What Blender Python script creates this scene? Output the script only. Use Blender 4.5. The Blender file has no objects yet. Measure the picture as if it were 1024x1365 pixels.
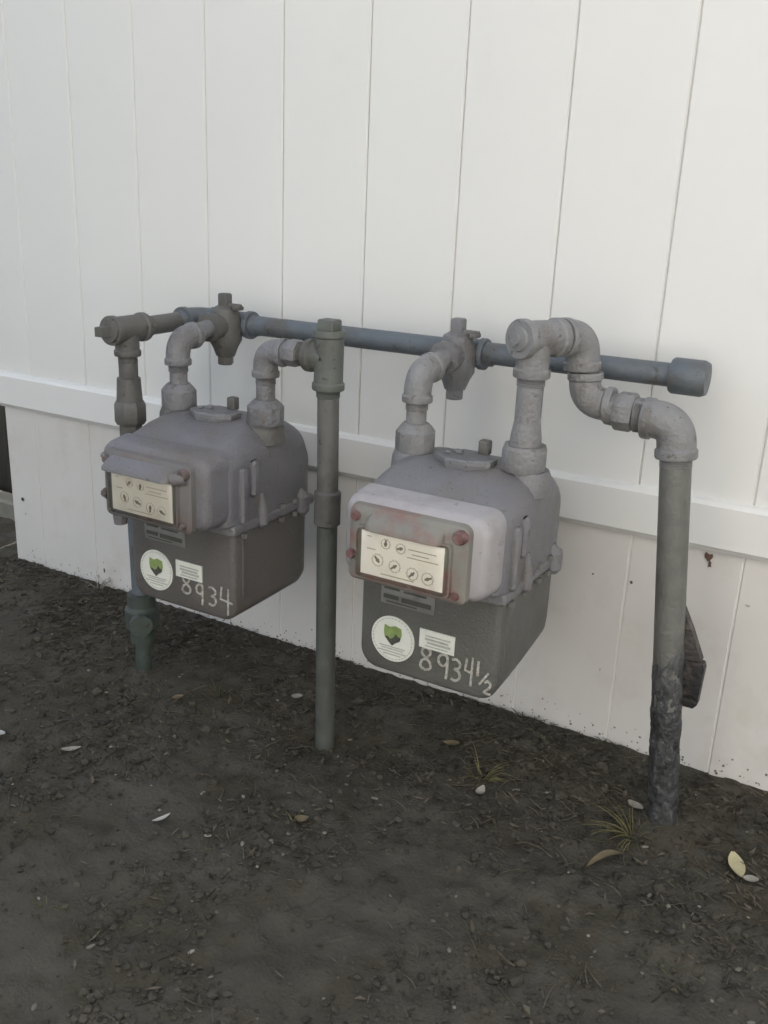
import bpy, math, random
import numpy as np
from mathutils import Vector, Matrix, noise

S = 0.18            # one fence-board width in metres; coordinates below are in board widths
random.seed(7)
rng = np.random.default_rng(7)
sc = bpy.context.scene
col = sc.collection

# ------------------------------------------------------------------ camera
CAM = (10.015, -8.35, 5.056)
YAW, PITCH, ROLL, FPX = -0.509, 0.321, 0.043, 1257.225
fw = Vector((math.sin(YAW)*math.cos(PITCH), math.cos(YAW)*math.cos(PITCH), -math.sin(PITCH)))
r0 = Vector((math.cos(YAW), -math.sin(YAW), 0)); u0 = r0.cross(fw)
rt = math.cos(ROLL)*r0 + math.sin(ROLL)*u0
up = -math.sin(ROLL)*r0 + math.cos(ROLL)*u0
cd = bpy.data.cameras.new('camera')
cam = bpy.data.objects.new('camera', cd); col.objects.link(cam)
cd.sensor_fit = 'VERTICAL'; cd.sensor_height = 36.0; cd.lens = 36.0*FPX/1365.0
cd.clip_start = 0.02; cd.clip_end = 500
M = Matrix((rt, up, -fw)).transposed().to_4x4()
M.translation = Vector(CAM)*S
cam.matrix_world = M
sc.camera = cam

# ------------------------------------------------------------------ world, sun, exposure
SUN_EL, SUN_AZ = math.radians(40), math.radians(-8)      # azimuth measured from +Y (behind the fence) towards +X
w = bpy.data.worlds.new('World'); sc.world = w; w.use_nodes = True
nt = w.node_tree; nt.nodes.clear()
sky = nt.nodes.new('ShaderNodeTexSky'); sky.sky_type = 'NISHITA'; sky.sun_disc = False
sky.sun_elevation = SUN_EL; sky.sun_rotation = SUN_AZ
sky.air_density = 1.0; sky.dust_density = 4.0; sky.ozone_density = 0.6
bg = nt.nodes.new('ShaderNodeBackground'); bg.inputs[1].default_value = 0.13
wo = nt.nodes.new('ShaderNodeOutputWorld')
hs_ = nt.nodes.new('ShaderNodeHueSaturation'); hs_.inputs['Saturation'].default_value = .62      # thin high haze pales the sky
nt.links.new(sky.outputs[0], hs_.inputs['Color']); nt.links.new(hs_.outputs[0], bg.inputs[0]); nt.links.new(bg.outputs[0], wo.inputs[0])
sl = bpy.data.lights.new('sun', 'SUN'); sl.energy = 3.0; sl.angle = math.radians(0.5); sl.color = (1, .975, .935)
so = bpy.data.objects.new('sun', sl); col.objects.link(so)
sdir = Vector((math.sin(SUN_AZ)*math.cos(SUN_EL), math.cos(SUN_AZ)*math.cos(SUN_EL), math.sin(SUN_EL)))
so.rotation_euler = sdir.to_track_quat('Z', 'Y').to_euler(); so.location = sdir*20
vs = sc.view_settings
vs.view_transform = 'Standard'; vs.look = 'None'; vs.gamma = 1.0; vs.use_curve_mapping = False
vs.exposure = 1.52

# ------------------------------------------------------------------ materials
def mat(name, base, rough=.6, metal=0.0, var=.15, scale=20, bump=.0, bscale=80, tint=None, tscale=6, tlo=.5, thi=.7, island=0.0, spec=.5, stretch=None, tmax=1.0, speck=None, sscale=90, sthr=.70):
    m = bpy.data.materials.new(name); m.use_nodes = True
    t = m.node_tree; n = t.nodes; L = t.links
    b = n['Principled BSDF']
    b.inputs['Roughness'].default_value = rough; b.inputs['Metallic'].default_value = metal
    b.inputs['Specular IOR Level'].default_value = spec
    tc = n.new('ShaderNodeTexCoord'); src = tc.outputs['Object']
    geo = n.new('ShaderNodeNewGeometry'); src = geo.outputs['Position']
    if stretch:
        mp = n.new('ShaderNodeMapping'); mp.inputs['Scale'].default_value = stretch
        L.new(src, mp.inputs[0]); src = mp.outputs[0]
    nz = n.new('ShaderNodeTexNoise'); nz.inputs['Scale'].default_value = scale; nz.inputs['Detail'].default_value = 6
    L.new(src, nz.inputs['Vector'])
    mr = n.new('ShaderNodeMapRange'); mr.inputs[1].default_value = .25; mr.inputs[2].default_value = .75
    mr.inputs[3].default_value = 1-var; mr.inputs[4].default_value = 1+var
    L.new(nz.outputs[0], mr.inputs[0])
    mul = n.new('ShaderNodeVectorMath'); mul.operation = 'SCALE'; mul.inputs[0].default_value = base
    L.new(mr.outputs[0], mul.inputs['Scale'])
    out = mul.outputs[0]
    if island:
        ir = n.new('ShaderNodeMapRange'); ir.inputs[3].default_value = 1-island; ir.inputs[4].default_value = 1+island
        L.new(geo.outputs['Random Per Island'], ir.inputs[0])
        m2 = n.new('ShaderNodeVectorMath'); m2.operation = 'SCALE'
        L.new(out, m2.inputs[0]); L.new(ir.outputs[0], m2.inputs['Scale']); out = m2.outputs[0]
    if tint:
        n2 = n.new('ShaderNodeTexNoise'); n2.inputs['Scale'].default_value = tscale; n2.inputs['Detail'].default_value = 7
        n2.inputs['Roughness'].default_value = .65
        L.new(src, n2.inputs['Vector'])
        r2 = n.new('ShaderNodeMapRange'); r2.inputs[1].default_value = tlo; r2.inputs[2].default_value = thi
        r2.inputs[4].default_value = tmax
        L.new(n2.outputs[0], r2.inputs[0])
        mx = n.new('ShaderNodeMix'); mx.data_type = 'RGBA'
        L.new(r2.outputs[0], mx.inputs[0]); L.new(out, mx.inputs[6]); mx.inputs[7].default_value = (*tint, 1)
        out = mx.outputs[2]
    if speck:
        n4 = n.new('ShaderNodeTexNoise'); n4.inputs['Scale'].default_value = sscale; n4.inputs['Detail'].default_value = 3
        n4.inputs['Roughness'].default_value = .7
        L.new(src, n4.inputs['Vector'])
        r4 = n.new('ShaderNodeMapRange'); r4.inputs[1].default_value = sthr; r4.inputs[2].default_value = sthr+.05; r4.inputs[4].default_value = .85
        L.new(n4.outputs[0], r4.inputs[0])
        mx4 = n.new('ShaderNodeMix'); mx4.data_type = 'RGBA'
        L.new(r4.outputs[0], mx4.inputs[0]); L.new(out, mx4.inputs[6]); mx4.inputs[7].default_value = (*speck, 1)
        out = mx4.outputs[2]
    rr_ = n.new('ShaderNodeMapRange'); rr_.inputs[1].default_value = .3; rr_.inputs[2].default_value = .7
    rr_.inputs[3].default_value = max(.05, rough-.12); rr_.inputs[4].default_value = min(1, rough+.14)
    L.new(nz.outputs[0], rr_.inputs[0]); L.new(rr_.outputs[0], b.inputs['Roughness'])
    L.new(out, b.inputs['Base Color'])
    if bump:
        n3 = n.new('ShaderNodeTexNoise'); n3.inputs['Scale'].default_value = bscale; n3.inputs['Detail'].default_value = 5
        L.new(src, n3.inputs['Vector'])
        bp = n.new('ShaderNodeBump'); bp.inputs['Strength'].default_value = bump; bp.inputs['Distance'].default_value = .004
        L.new(n3.outputs[0], bp.inputs['Height']); L.new(bp.outputs[0], b.inputs['Normal'])
    return m

VINYL = mat('vinyl', (.695, .695, .665), .42, var=.02, scale=3, bump=.05, bscale=9, tint=(.58, .56, .51), tscale=5, tlo=.6, thi=1.1, tmax=.6)
VINYL_D = mat('vinyl_lower', (.60, .583, .55), .48, var=.04, scale=5, bump=.08, bscale=9, tint=(.46, .42, .36), tscale=7, tlo=.52, thi=.95, speck=(.36, .32, .27), sscale=30, sthr=.715)  # lower boards: darker, warmer base with tan blotches and specks
P_HEAD = mat('paint_bluegrey', (.103, .121, .136), .5, var=.12, scale=40, bump=.25, bscale=160, tint=(.09, .085, .075), tscale=14, speck=(0.06, 0.055, 0.05), sscale=60, sthr=0.625)
P_GREEN = mat('paint_greengrey', (.105, .115, .10), .55, var=.15, scale=30, bump=.3, bscale=160, tint=(.07, .065, .055), tscale=12, speck=(0.05, 0.04, 0.035), sscale=60, sthr=0.625)
P_POST = mat('paint_post_green', (.075, .082, .071), .6, var=.2, scale=25, bump=.3, bscale=160, tint=(.06, .055, .047), tscale=9)
P_OLIVE = mat('paint_darkgreen', (.045, .06, .05), .6, var=.2, scale=30, bump=.35, bscale=160, tint=(.05, .05, .042), tscale=12, speck=(0.035, 0.03, 0.025), sscale=60, sthr=0.605)
P_DARK = mat('paint_darkgrey', (.105, .103, .094), .55, var=.12, scale=30, bump=.3, bscale=150, tint=(.065, .06, .055), tscale=12, speck=(0.05, 0.04, 0.035), sscale=70, sthr=0.625)
P_MID = mat('paint_midgrey', (.162, .163, .168), .46, var=.12, scale=30, bump=.6, bscale=170, tint=(.11, .10, .09), tscale=13, speck=(0.08, 0.07, 0.06), sscale=70, sthr=0.625)
P_LITE = mat('paint_lightgrey', (.20, .20, .20), .46, var=.12, scale=30, bump=.6, bscale=170, tint=(.135, .125, .112), tscale=14, tlo=.48, thi=.72, speck=(0.11, 0.095, 0.08), sscale=70, sthr=0.615)
C_UP = mat('case_upper_paint', (.145, .143, .152), .44, var=.12, scale=18, bump=.45, bscale=260, tint=(.13, .115, .10), tscale=8, speck=(0.09, 0.08, 0.07), sscale=60, sthr=0.645)
C_UPR = mat('case_upper_paint_pale', (.17, .168, .176), .44, var=.12, scale=18, bump=.45, bscale=260, tint=(.155, .14, .125), tscale=8, speck=(0.11, 0.095, 0.08), sscale=60, sthr=0.635)
C_LOW = mat('case_lower_paint', (.102, .095, .087), .48, var=.1, scale=16, bump=.45, bscale=260, tint=(.10, .085, .075), tscale=7, speck=(0.06, 0.05, 0.045), sscale=80, sthr=0.7)
C_LOWR = mat('case_lower_paint_grey', (.102, .102, .090), .48, var=.1, scale=16, bump=.45, bscale=260, tint=(.10, .092, .08), tscale=7, speck=(0.065, 0.06, 0.05), sscale=80, sthr=0.7)
PLASTIC = mat('faded_cover', (.335, .322, .325), .45, var=.05, scale=12, bump=.1, bscale=90, tint=(.24, .22, .215), tscale=11, tlo=.45, speck=(0.2, 0.18, 0.16), sscale=60, sthr=0.645)
FRAME_R = mat('index_frame_faded', (.19, .185, .16), .5, var=.15, scale=20, tint=(.20, .10, .085), tscale=18, tlo=.47, thi=.66, bump=.2)
FRAME_L = mat('index_frame_grey', (.13, .125, .12), .5, var=.12, scale=20, tint=(.14, .10, .085), tscale=14, bump=.1)
RED = mat('red_cap', (.14, .072, .066), .55, var=.3, scale=60, tint=(.24, .17, .16), tscale=30, tlo=.45, thi=.65)
BRN = mat('brown_cap', (.11, .085, .075), .55, var=.3, scale=60)
DIAL = mat('dial_card', (.88, .86, .80), .6, var=.05, scale=30, tint=(.62, .52, .36), tscale=16, tlo=.56, thi=.9)
DIAL_L = mat('dial_card_dull', (.66, .64, .57), .6, var=.05, scale=30, tint=(.45, .40, .28), tscale=16, tlo=.55, thi=.9)
INK = mat('ink', (.22, .19, .16), .6, var=.2, scale=60)
STICK = mat('sticker_white', (.62, .63, .56), .45, var=.06, scale=60)
STICKG = mat('sticker_green', (.20, .27, .09), .5, var=.25, scale=120)
STICKD = mat('sticker_dark', (.06, .06, .05), .5, var=.2, scale=60)
STICKT = mat('sticker_text_grey', (.36, .36, .32), .5, var=.2, scale=160)
PLATE = mat('name_plate', (.21, .21, .20), .42, metal=.3, var=.15, scale=60)
MARKER = mat('paint_marker', (.38, .365, .32), .7, var=.3, scale=160, tint=(.14, .135, .115), tscale=140, tlo=.47, thi=.66, tmax=.85)
WRAP = mat('tape_wrap', (.038, .039, .040), .5, var=.4, scale=60, bump=1.0, bscale=150, tint=(.15, .15, .145), tscale=120, tlo=.54, thi=.68, stretch=(1, 1, .7), tmax=.6, speck=(.012, .012, .012), sscale=100, sthr=0.585)
def grade_wrap(m, z0, z1, c):
    t = m.node_tree; n = t.nodes; L = t.links; b = n['Principled BSDF']; src = b.inputs['Base Color'].links[0].from_socket
    g = n.new('ShaderNodeNewGeometry'); sp = n.new('ShaderNodeSeparateXYZ'); L.new(g.outputs['Position'], sp.inputs[0])
    nz = n.new('ShaderNodeTexNoise'); nz.inputs['Scale'].default_value = 40; nz.inputs['Detail'].default_value = 6; L.new(g.outputs['Position'], nz.inputs['Vector'])
    ad = n.new('ShaderNodeMath'); ad.operation = 'MULTIPLY_ADD'; L.new(nz.outputs[0], ad.inputs[0]); ad.inputs[1].default_value = .22; L.new(sp.outputs[2], ad.inputs[2])
    mr = n.new('ShaderNodeMapRange'); mr.inputs[1].default_value = z0+.11; mr.inputs[2].default_value = z1+.11; L.new(ad.outputs[0], mr.inputs[0])
    mx = n.new('ShaderNodeMix'); mx.data_type = 'RGBA'; L.new(mr.outputs[0], mx.inputs[0]); L.new(src, mx.inputs[6]); mx.inputs[7].default_value = (*c, 1); L.new(mx.outputs[2], b.inputs['Base Color'])
grade_wrap(WRAP, 1.15*S, 1.75*S, (.085, .088, .085))      # old grey paint still covers the upper turns of the tape
WRAP2 = mat('tape_flap', (.035, .032, .03), .5, var=.4, scale=50, bump=.6, bscale=90, tint=(.10, .085, .075), tscale=40)
STEEL = mat('dull_screw', (.22, .215, .2), .45, metal=.4, var=.2, scale=80)
SOIL = mat('soil', (.060, .055, .043), .95, var=.3, scale=9, bump=.9, bscale=160, tint=(.070, .065, .052), tscale=3.2, tlo=.42, thi=.62, spec=.2, speck=(.054, .048, .034), sscale=5, sthr=.53)
CLOD = mat('soil_clod', (.056, .051, .040), .95, var=.3, scale=60, bump=.5, bscale=300, island=.3, spec=.2)
TWIG = mat('dry_twig', (.068, .06, .044), .8, var=.2, scale=60, island=.6, spec=.2)
LEAFL = mat('leaf_litter', (.070, .061, .045), .8, var=.2, scale=90, island=.7, spec=.2)
CHIP = mat('pale_chip', (.15, .14, .115), .8, var=.2, scale=90, island=.7, spec=.2)
PALE = mat('pale_leaf', (.42, .38, .23), .6, var=.12, scale=90, bump=.3, bscale=200, spec=.3)
TAN = mat('tan_leaf', (.14, .112, .065), .65, var=.25, scale=90, bump=.3, bscale=200, spec=.3)
GREY_LEAF = mat('grey_leaf', (.26, .245, .21), .65, var=.2, scale=90, bump=.3, bscale=200, spec=.3)
SCRAP = mat('paper_scrap', (.36, .355, .32), .7, var=.1, scale=60)
GRASS = mat('dry_grass', (.13, .12, .05), .7, var=.3, scale=60, island=.5, spec=.3)
GRASS_G = mat('green_grass', (.065, .08, .032), .7, var=.3, scale=60, island=.5, spec=.3)
STONE = mat('kerb_concrete', (.17, .165, .14), .85, var=.2, scale=40, bump=.5, bscale=120)
DARKWOOD = mat('dark_board', (.022, .021, .017), .8, var=.4, scale=12, bump=.5, bscale=60, stretch=(6, 1, 1))
MUD = mat('mud_splat', (.10, .055, .04), .8, var=.3, scale=100)
HOLE = mat('hole_dark', (.04, .035, .03), .9, var=.2)

def glass_mat():
    m = bpy.data.materials.new('index_window'); m.use_nodes = True
    t = m.node_tree; n = t.nodes; L = t.links; n.clear()
    o = n.new('ShaderNodeOutputMaterial'); mx = n.new('ShaderNodeMixShader'); fr = n.new('ShaderNodeFresnel'); fr.inputs[0].default_value = 1.45
    tr = n.new('ShaderNodeBsdfTransparent'); tr.inputs[0].default_value = (.97, .96, .93, 1)
    gl = n.new('ShaderNodeBsdfGlossy'); gl.inputs['Roughness'].default_value = .18; gl.inputs[0].default_value = (.9, .9, .9, 1)
    L.new(fr.outputs[0], mx.inputs[0]); L.new(tr.outputs[0], mx.inputs[1]); L.new(gl.outputs[0], mx.inputs[2]); L.new(mx.outputs[0], o.inputs[0])
    return m
GLASS = glass_mat()

# ------------------------------------------------------------------ mesh helpers
class MB:
    def __init__(s): s.v = []; s.f = []
    def add(s, vs_, fs_):
        k = len(s.v); s.v += [tuple(a) for a in vs_]; s.f += [tuple(i+k for i in q) for q in fs_]
    def rings(s, rings, caps=True, closed=True):
        n = len(rings[0]); k = len(s.v)
        for r in rings: s.v += [tuple(a) for a in r]
        for i in range(len(rings)-1):
            for j in range(n):
                a = k+i*n+j; b = k+i*n+(j+1) % n
                s.f.append((a, b, b+n, a+n))
        if caps:
            s.f.append(tuple(k+j for j in reversed(range(n))))
            s.f.append(tuple(k+(len(rings)-1)*n+j for j in range(n)))
    def box(s, x0, x1, y0, y1, z0, z1, bev=0.0):
        if bev <= 0:
            s.add([(x0,y0,z0),(x1,y0,z0),(x1,y1,z0),(x0,y1,z0),(x0,y0,z1),(x1,y0,z1),(x1,y1,z1),(x0,y1,z1)],
                  [(3,2,1,0),(4,5,6,7),(0,1,5,4),(1,2,6,5),(2,3,7,6),(3,0,4,7)]); return
        b = bev
        def ring(z, i): return [(x0+i+b*0,y0+i+b,z),(x0+i+b,y0+i,z),(x1-i-b,y0+i,z),(x1-i,y0+i+b,z),(x1-i,y1-i-b,z),(x1-i-b,y1-i,z),(x0+i+b,y1-i,z),(x0+i,y1-i-b,z)]
        s.rings([ring(z0, b*.7), ring(z0+b, 0), ring(z1-b, 0), ring(z1, b*.7)])
    def sweep(s, path, seg=24, flat=0):
        """path: list of (Vector point, radius); circular (or seg-sided) tube with end caps"""
        pts = [Vector(p) for p, r in path]; n = len(pts)
        tans = []
        for i in range(n):
            a = pts[i]-pts[i-1] if i else None; b = pts[i+1]-pts[i] if i < n-1 else None
            t = Vector((0,0,0))
            if a is not None and a.length > 1e-6: t += a.normalized()
            if b is not None and b.length > 1e-6: t += b.normalized()
            tans.append(t.normalized() if t.length > 1e-6 else (tans[-1] if tans else Vector((0,0,1))))
        t0 = tans[0]; ref = Vector((0,0,1)) if abs(t0.z) < .9 else Vector((1,0,0))
        u = t0.cross(ref).normalized(); rings = []
        prev = t0
        for i in range(n):
            q = prev.rotation_difference(tans[i]); u = q @ u; prev = tans[i]
            v = tans[i].cross(u).normalized(); u = v.cross(tans[i]).normalized()
            r = path[i][1]
            rings.append([pts[i]+(u*math.cos(2*math.pi*(j+.5)/seg)+v*math.sin(2*math.pi*(j+.5)/seg))*r for j in range(seg)])
        s.rings(rings)
    def loft_y(s, secs, k=6):
        """secs: (y, cx, hx, z0, z1, rb, rtp) rounded rectangles in xz"""
        rings = []
        for (y, cx, hx, z0, z1, rb, rtp) in secs:
            r = []
            for (sx, top, rr) in ((1, 0, rb), (1, 1, rtp), (-1, 1, rtp), (-1, 0, rb)):
                ccx = cx+sx*(hx-rr); ccz = (z1-rr) if top else (z0+rr)
                st = {(1,0): -90, (1,1): 0, (-1,1): 90, (-1,0): 180}[(sx, top)]
                for j in range(k+1):
                    a = math.radians(st+90*j/k); r.append((ccx+rr*math.cos(a), y, ccz+rr*math.sin(a)))
            rings.append(r)
        s.rings(rings)
    def build(s, name, material, parent=None, smooth=35, loc=(0,0,0), kind=None, scale=True):
        me = bpy.data.meshes.new(name)
        k = S if scale else 1.0
        me.from_pydata([(a[0]*k, a[1]*k, a[2]*k) for a in s.v], [], s.f)
        me.validate(); me.update()
        # consistent outward normals
        import bmesh
        bm = bmesh.new(); bm.from_mesh(me); bmesh.ops.recalc_face_normals(bm, faces=bm.faces); bm.to_mesh(me); bm.free()
        if smooth:
            me.polygons.foreach_set('use_smooth', [True]*len(me.polygons)); me.set_sharp_from_angle(angle=math.radians(smooth))
        me.materials.append(material)
        o = bpy.data.objects.new(name, me); col.objects.link(o)
        if parent: o.parent = parent
        o.location = Vector(loc)*S
        if kind: o['kind'] = kind
        return o

def thing(name, label, cat, loc=(0,0,0), group=None):
    o = bpy.data.objects.new(name, None); col.objects.link(o); o.empty_display_size = .05
    o.location = Vector(loc)*S; o['label'] = label; o['category'] = cat
    if group: o['group'] = group
    return o
def tag(o, label, cat, group=None):
    o['label'] = label; o['category'] = cat
    if group: o['group'] = group
    return o

def pipe(p0, p1, r, seg=26):
    m = MB(); m.sweep([(p0, r), (p1, r)], seg); return m
def elbow_mb(c, a, b, la, lb, r, rf=1.3, band=1.45, seg=26, R=None):
    """c: corner; a, b: unit directions from the corner to the two openings"""
    m = MB(); c = Vector(c); a = Vector(a).normalized(); b = Vector(b).normalized()
    bl = r*.55
    R = R or min(la, lb)-bl-.02
    path = [(c+a*la, r*band*.97), (c+a*(la-.01), r*band), (c+a*(la-bl), r*band), (c+a*(la-bl-.015), r*rf)]
    for i in range(1, 12):
        t = i/12; q = (c+a*R)*(1-t)**2+c*2*t*(1-t)+(c+b*R)*t*t
        path.append((q, r*rf))
    path += [(c+b*(lb-bl-.015), r*rf), (c+b*(lb-bl), r*band), (c+b*(lb-.01), r*band), (c+b*lb, r*band*.97)]
    m.sweep(path, seg); threads(m, c+a*la, a, r); threads(m, c+b*lb, b, r); return m
def threads(m, c, d, r, n=5, p=.014, seg=26):
    c = Vector(c); d = Vector(d).normalized(); path = []
    for i in range(n):
        path += [(c+d*p*i, r*1.0), (c+d*p*(i+.5), r*1.075)]
    path.append((c+d*p*n, r*.99)); m.sweep(path, seg)
def arm(m, c, d, L, r, rf=1.3, band=1.45, seg=26, th=True):
    c = Vector(c); d = Vector(d).normalized(); bl = r*.55
    m.sweep([(c, r*rf), (c+d*(L-bl-.015), r*rf), (c+d*(L-bl), r*band), (c+d*(L-.01), r*band), (c+d*L, r*band*.97)], seg)
    if th: threads(m, c+d*L, d, r)
def nut(c, d, L, r, seg=8, ch=.18):
    m = MB(); c = Vector(c); d = Vector(d).normalized()
    m.sweep([(c-d*L/2, r*(1-ch)), (c-d*L/2*.75, r), (c+d*L/2*.75, r), (c+d*L/2, r*(1-ch))], seg); return m
def union_mb(c, d, L, r):
    m = MB(); c = Vector(c); d = Vector(d).normalized()
    m.sweep([(c-d*L*.5, r*1.25), (c-d*L*.28, r*1.3), (c-d*L*.28, r*1.3)], 26)
    m.sweep([(c-d*L*.28, r*1.45), (c-d*L*.22, r*1.6), (c+d*L*.12, r*1.6), (c+d*L*.18, r*1.45)], 8)
    m.sweep([(c+d*L*.1, r*1.28), (c+d*L*.5, r*1.28)], 8)
    return m

# ------------------------------------------------------------------ GROUND
def gz(x, y):
    h = .05*noise.noise(Vector((x*.5, y*.5, 3.1)))*2 + .035*noise.noise(Vector((x*1.6, y*1.6, 1.7)))*2
    h += .018*noise.noise(Vector((x*5, y*5, 9.7)))*2
    h -= .13*math.exp(-((x-5.6)**2+(y+1.5)**2)/.35)          # hollow round the middle post
    h += .05*math.exp(-((x-8.85)**2+(y+1.05)**2)/.3) + .04*math.exp(-((x-3.3)**2+(y+1.55)**2)/.3)
    h += .07*math.exp(-((x-8.85)**2+(y+1.05)**2)/.06)+.05*math.exp(-((x-3.3)**2+(y+1.55)**2)/.05)
    if y > -.25: h = h*max(0, min(1, (-y)/.25)) - .015
    return h
nx, ny = 430, 300
xs = np.linspace(-3, 14.2, nx); ys = np.linspace(-9.5, 2.5, ny)
vv = []
for y in ys:
    for x in xs:
        z = gz(x, y)
        if x < 11 and y > -6:
            q = noise.noise(Vector((x*14, y*14, .3))); z += .012*q + .008*noise.noise(Vector((x*29, y*29, 4.4))) + .02*noise.noise(Vector((x*6, y*6, 2.2)))
        vv.append((x, y, z))
ff = [(j*nx+i, j*nx+i+1, (j+1)*nx+i+1, (j+1)*nx+i) for j in range(ny-1) for i in range(nx-1)]
g = MB(); g.v = vv; g.f = ff
# skirt sheet to the horizon
k = len(g.v); B = 400
g.v += [(-B, -B, -.06), (B, -B, -.06), (B, B, -.06), (-B, B, -.06), (-3, -9.5, -.06), (14.2, -9.5, -.06), (14.2, 2.5, -.06), (-3, 2.5, -.06)]
for a, b in ((0, 1), (1, 2), (2, 3), (3, 0)): g.f.append((k+a, k+b, k+b+4, k+a+4))
me = bpy.data.meshes.new('ground'); me.from_pydata([(a*S, b*S, c*S) for a, b, c in g.v], [], g.f); me.update()
me.polygons.foreach_set('use_smooth', [True]*len(me.polygons)); me.materials.append(SOIL)
go = bpy.data.objects.new('ground', me); col.objects.link(go); go['kind'] = 'structure'

# ------------------------------------------------------------------ FENCE
RB, RT, TOP = 2.20, 2.67, 10.2
fence = thing('privacy_fence', 'white vinyl board fence with a wide middle rail behind the gas meters', 'fence', (0, 0, 0))
def plank_mesh(wd, z0, z1, T=.22, c=.015, y=0.0):
    m = MB(); ring = lambda z: [(0.004, y+c, z), (c, y, z), (wd-c, y, z), (wd-.004, y+c, z), (wd-.004, y+T, z), (.004, y+T, z)]
    m.rings([ring(z0), ring(z1)]); return m
up_m = plank_mesh(1, RT-.03, TOP).build('plank', VINYL, fence, smooth=0)
lo_m = plank_mesh(1, -.12, RB+.03, y=.012).build('plank', VINYL_D, fence, smooth=0)
first = True
for k in range(0, 17):
    for src_ in (up_m, lo_m):
        o = src_ if k == 0 else src_.copy()
        if k: col.objects.link(o); o.parent = fence
        o.location = (k*S, random.uniform(-.003, .003)*S, 0)
plank_mesh(.592, RT-.03, TOP).build('plank', VINYL, fence, smooth=0, loc=(-.592, 0, 0))
plank_mesh(.592, -.12, RB+.03, y=.012).build('plank', VINYL_D, fence, smooth=0, loc=(-.592, 0, 0))
# tongue strips behind the grooves so that no light leaks between boards
bk = MB(); bk.box(-.585, 17, .024, .17, -.1, TOP-.01); bk.build('board_tongue', VINYL, fence, smooth=0)
m = MB()   # middle rail with rounded arrises
ring = lambda x: [(x, -.055, RB+.03), (x, -.075, RB+.05), (x, -.075, RT-.05), (x, -.05, RT-.015), (x, -.01, RT), (x, .3, RT), (x, .3, RB), (x, -.035, RB)]
m.rings([ring(-.6), ring(17)]); m.build('middle_rail', VINYL, fence, smooth=0)
m = MB(); m.box(-.6, 17, -.1, .32, TOP-.02, TOP+.4, .03); m.build('top_rail', VINYL, fence, smooth=0)
m = MB(); m.box(17.0, 17.75, -.27, .47, -.3, TOP+.9, .03); m.build('fence_post', VINYL, fence, smooth=0)
# small blemishes on the lower boards
def splat(name, x, z, r, material, parent, y=.0, n=11, sd=1, squash=1.0):
    rr = random.Random(sd); m = MB(); m.v = [(x, y-.006, z)]
    for i in range(n):
        a = 2*math.pi*i/n; q = r*rr.uniform(.45, 1.2); m.v.append((x+q*math.cos(a)*squash, y-.003, z+q*math.sin(a)))
    m.f = [(0, 1+i, 1+(i+1) % n) for i in range(n)]
    return m.build(name, material, parent, smooth=0)
for i, (x, z, r, mt, sq) in enumerate([(-.37, .91, .035, HOLE, .8), (-.33, .70, .02, STICKT, 1), (8.70, 2.13, .05, MUD, .7), (8.72, 2.06, .04, MUD, .5),
        (7.68, 1.72, .013, MUD, 1), (8.05, 1.72, .015, MUD, 1), (7.86, .75, .02, STICKT, .5), (1.13, .20, .05, HOLE, .3), (1.22, .1, .05, STICKT, .8), (1.02, .09, .05, STICKT, .6), (9.1, 1.75, .015, STICKT, 1.5), (8.45, .5, .02, STICKT, 1)]):
    splat('dirt_mark', x, z, r, mt, fence, y=.004, sd=i, squash=sq)

# the sunlit house added behind the photographer to bounce light into the shade
HY0 = -16.0
unseen_house = thing('unseen_house', 'cream stucco house wall added out of view behind the camera to bounce light onto the fence', 'unseen_house', (8, HY0, 0))
STUCCO = mat('stucco', (.61, .605, .595), .9, var=.05, scale=6, bump=.6, bscale=120)
m = MB()
for (x0, x1, z0, z1) in ((-4, 2, -.3, 30), (2, 9, -.3, 9), (2, 9, 17, 30), (9, 40, -.3, 30)): m.box(x0, x1, -2, 0, z0, z1)
m.build('wall', STUCCO, unseen_house, smooth=0, loc=(0, 0, 0))
m = MB(); m.box(-5, 41, -6, 2.2, 30, 30.8, .1); m.build('roof', DARKWOOD, unseen_house, smooth=0, loc=(0, 0, 0))
wf = MB()
for (x0, x1, z0, z1) in ((2, 9, 9, 9.3), (2, 9, 16.7, 17), (2, 2.3, 9.3, 16.7), (8.7, 9, 9.3, 16.7), (5.35, 5.65, 9.3, 16.7)): wf.box(x0, x1, -1, -.25, z0, z1)
wfo = wf.build('window', VINYL, unseen_house, smooth=0, loc=(0, 0, 0))
m = MB(); m.box(2.3, 8.7, -.8, -.7, 9.3, 16.7); m.build('pane', mat('window_glass', (.03, .035, .04), .08, var=0), wfo, smooth=0)

rq = random.Random(11); m = MB()
for i in range(420):
    x = rq.uniform(-.5, 12.5); z = -.02+abs(rq.gauss(0, .11)); r = rq.uniform(.003, .014)
    m.add([(x, .002, z)]+[(x+r*rq.uniform(.6, 1.3)*math.cos(k*1.05), .006, z+r*rq.uniform(.6, 1.3)*math.sin(k*1.05)) for k in range(6)], [(0, 1+k, 1+(k+1) % 6) for k in range(6)])
m.build('mud_splash', mat('dried_mud', (.17, .15, .12), .9, var=.3, scale=60, island=.4), fence, smooth=0, kind='stuff')
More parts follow.
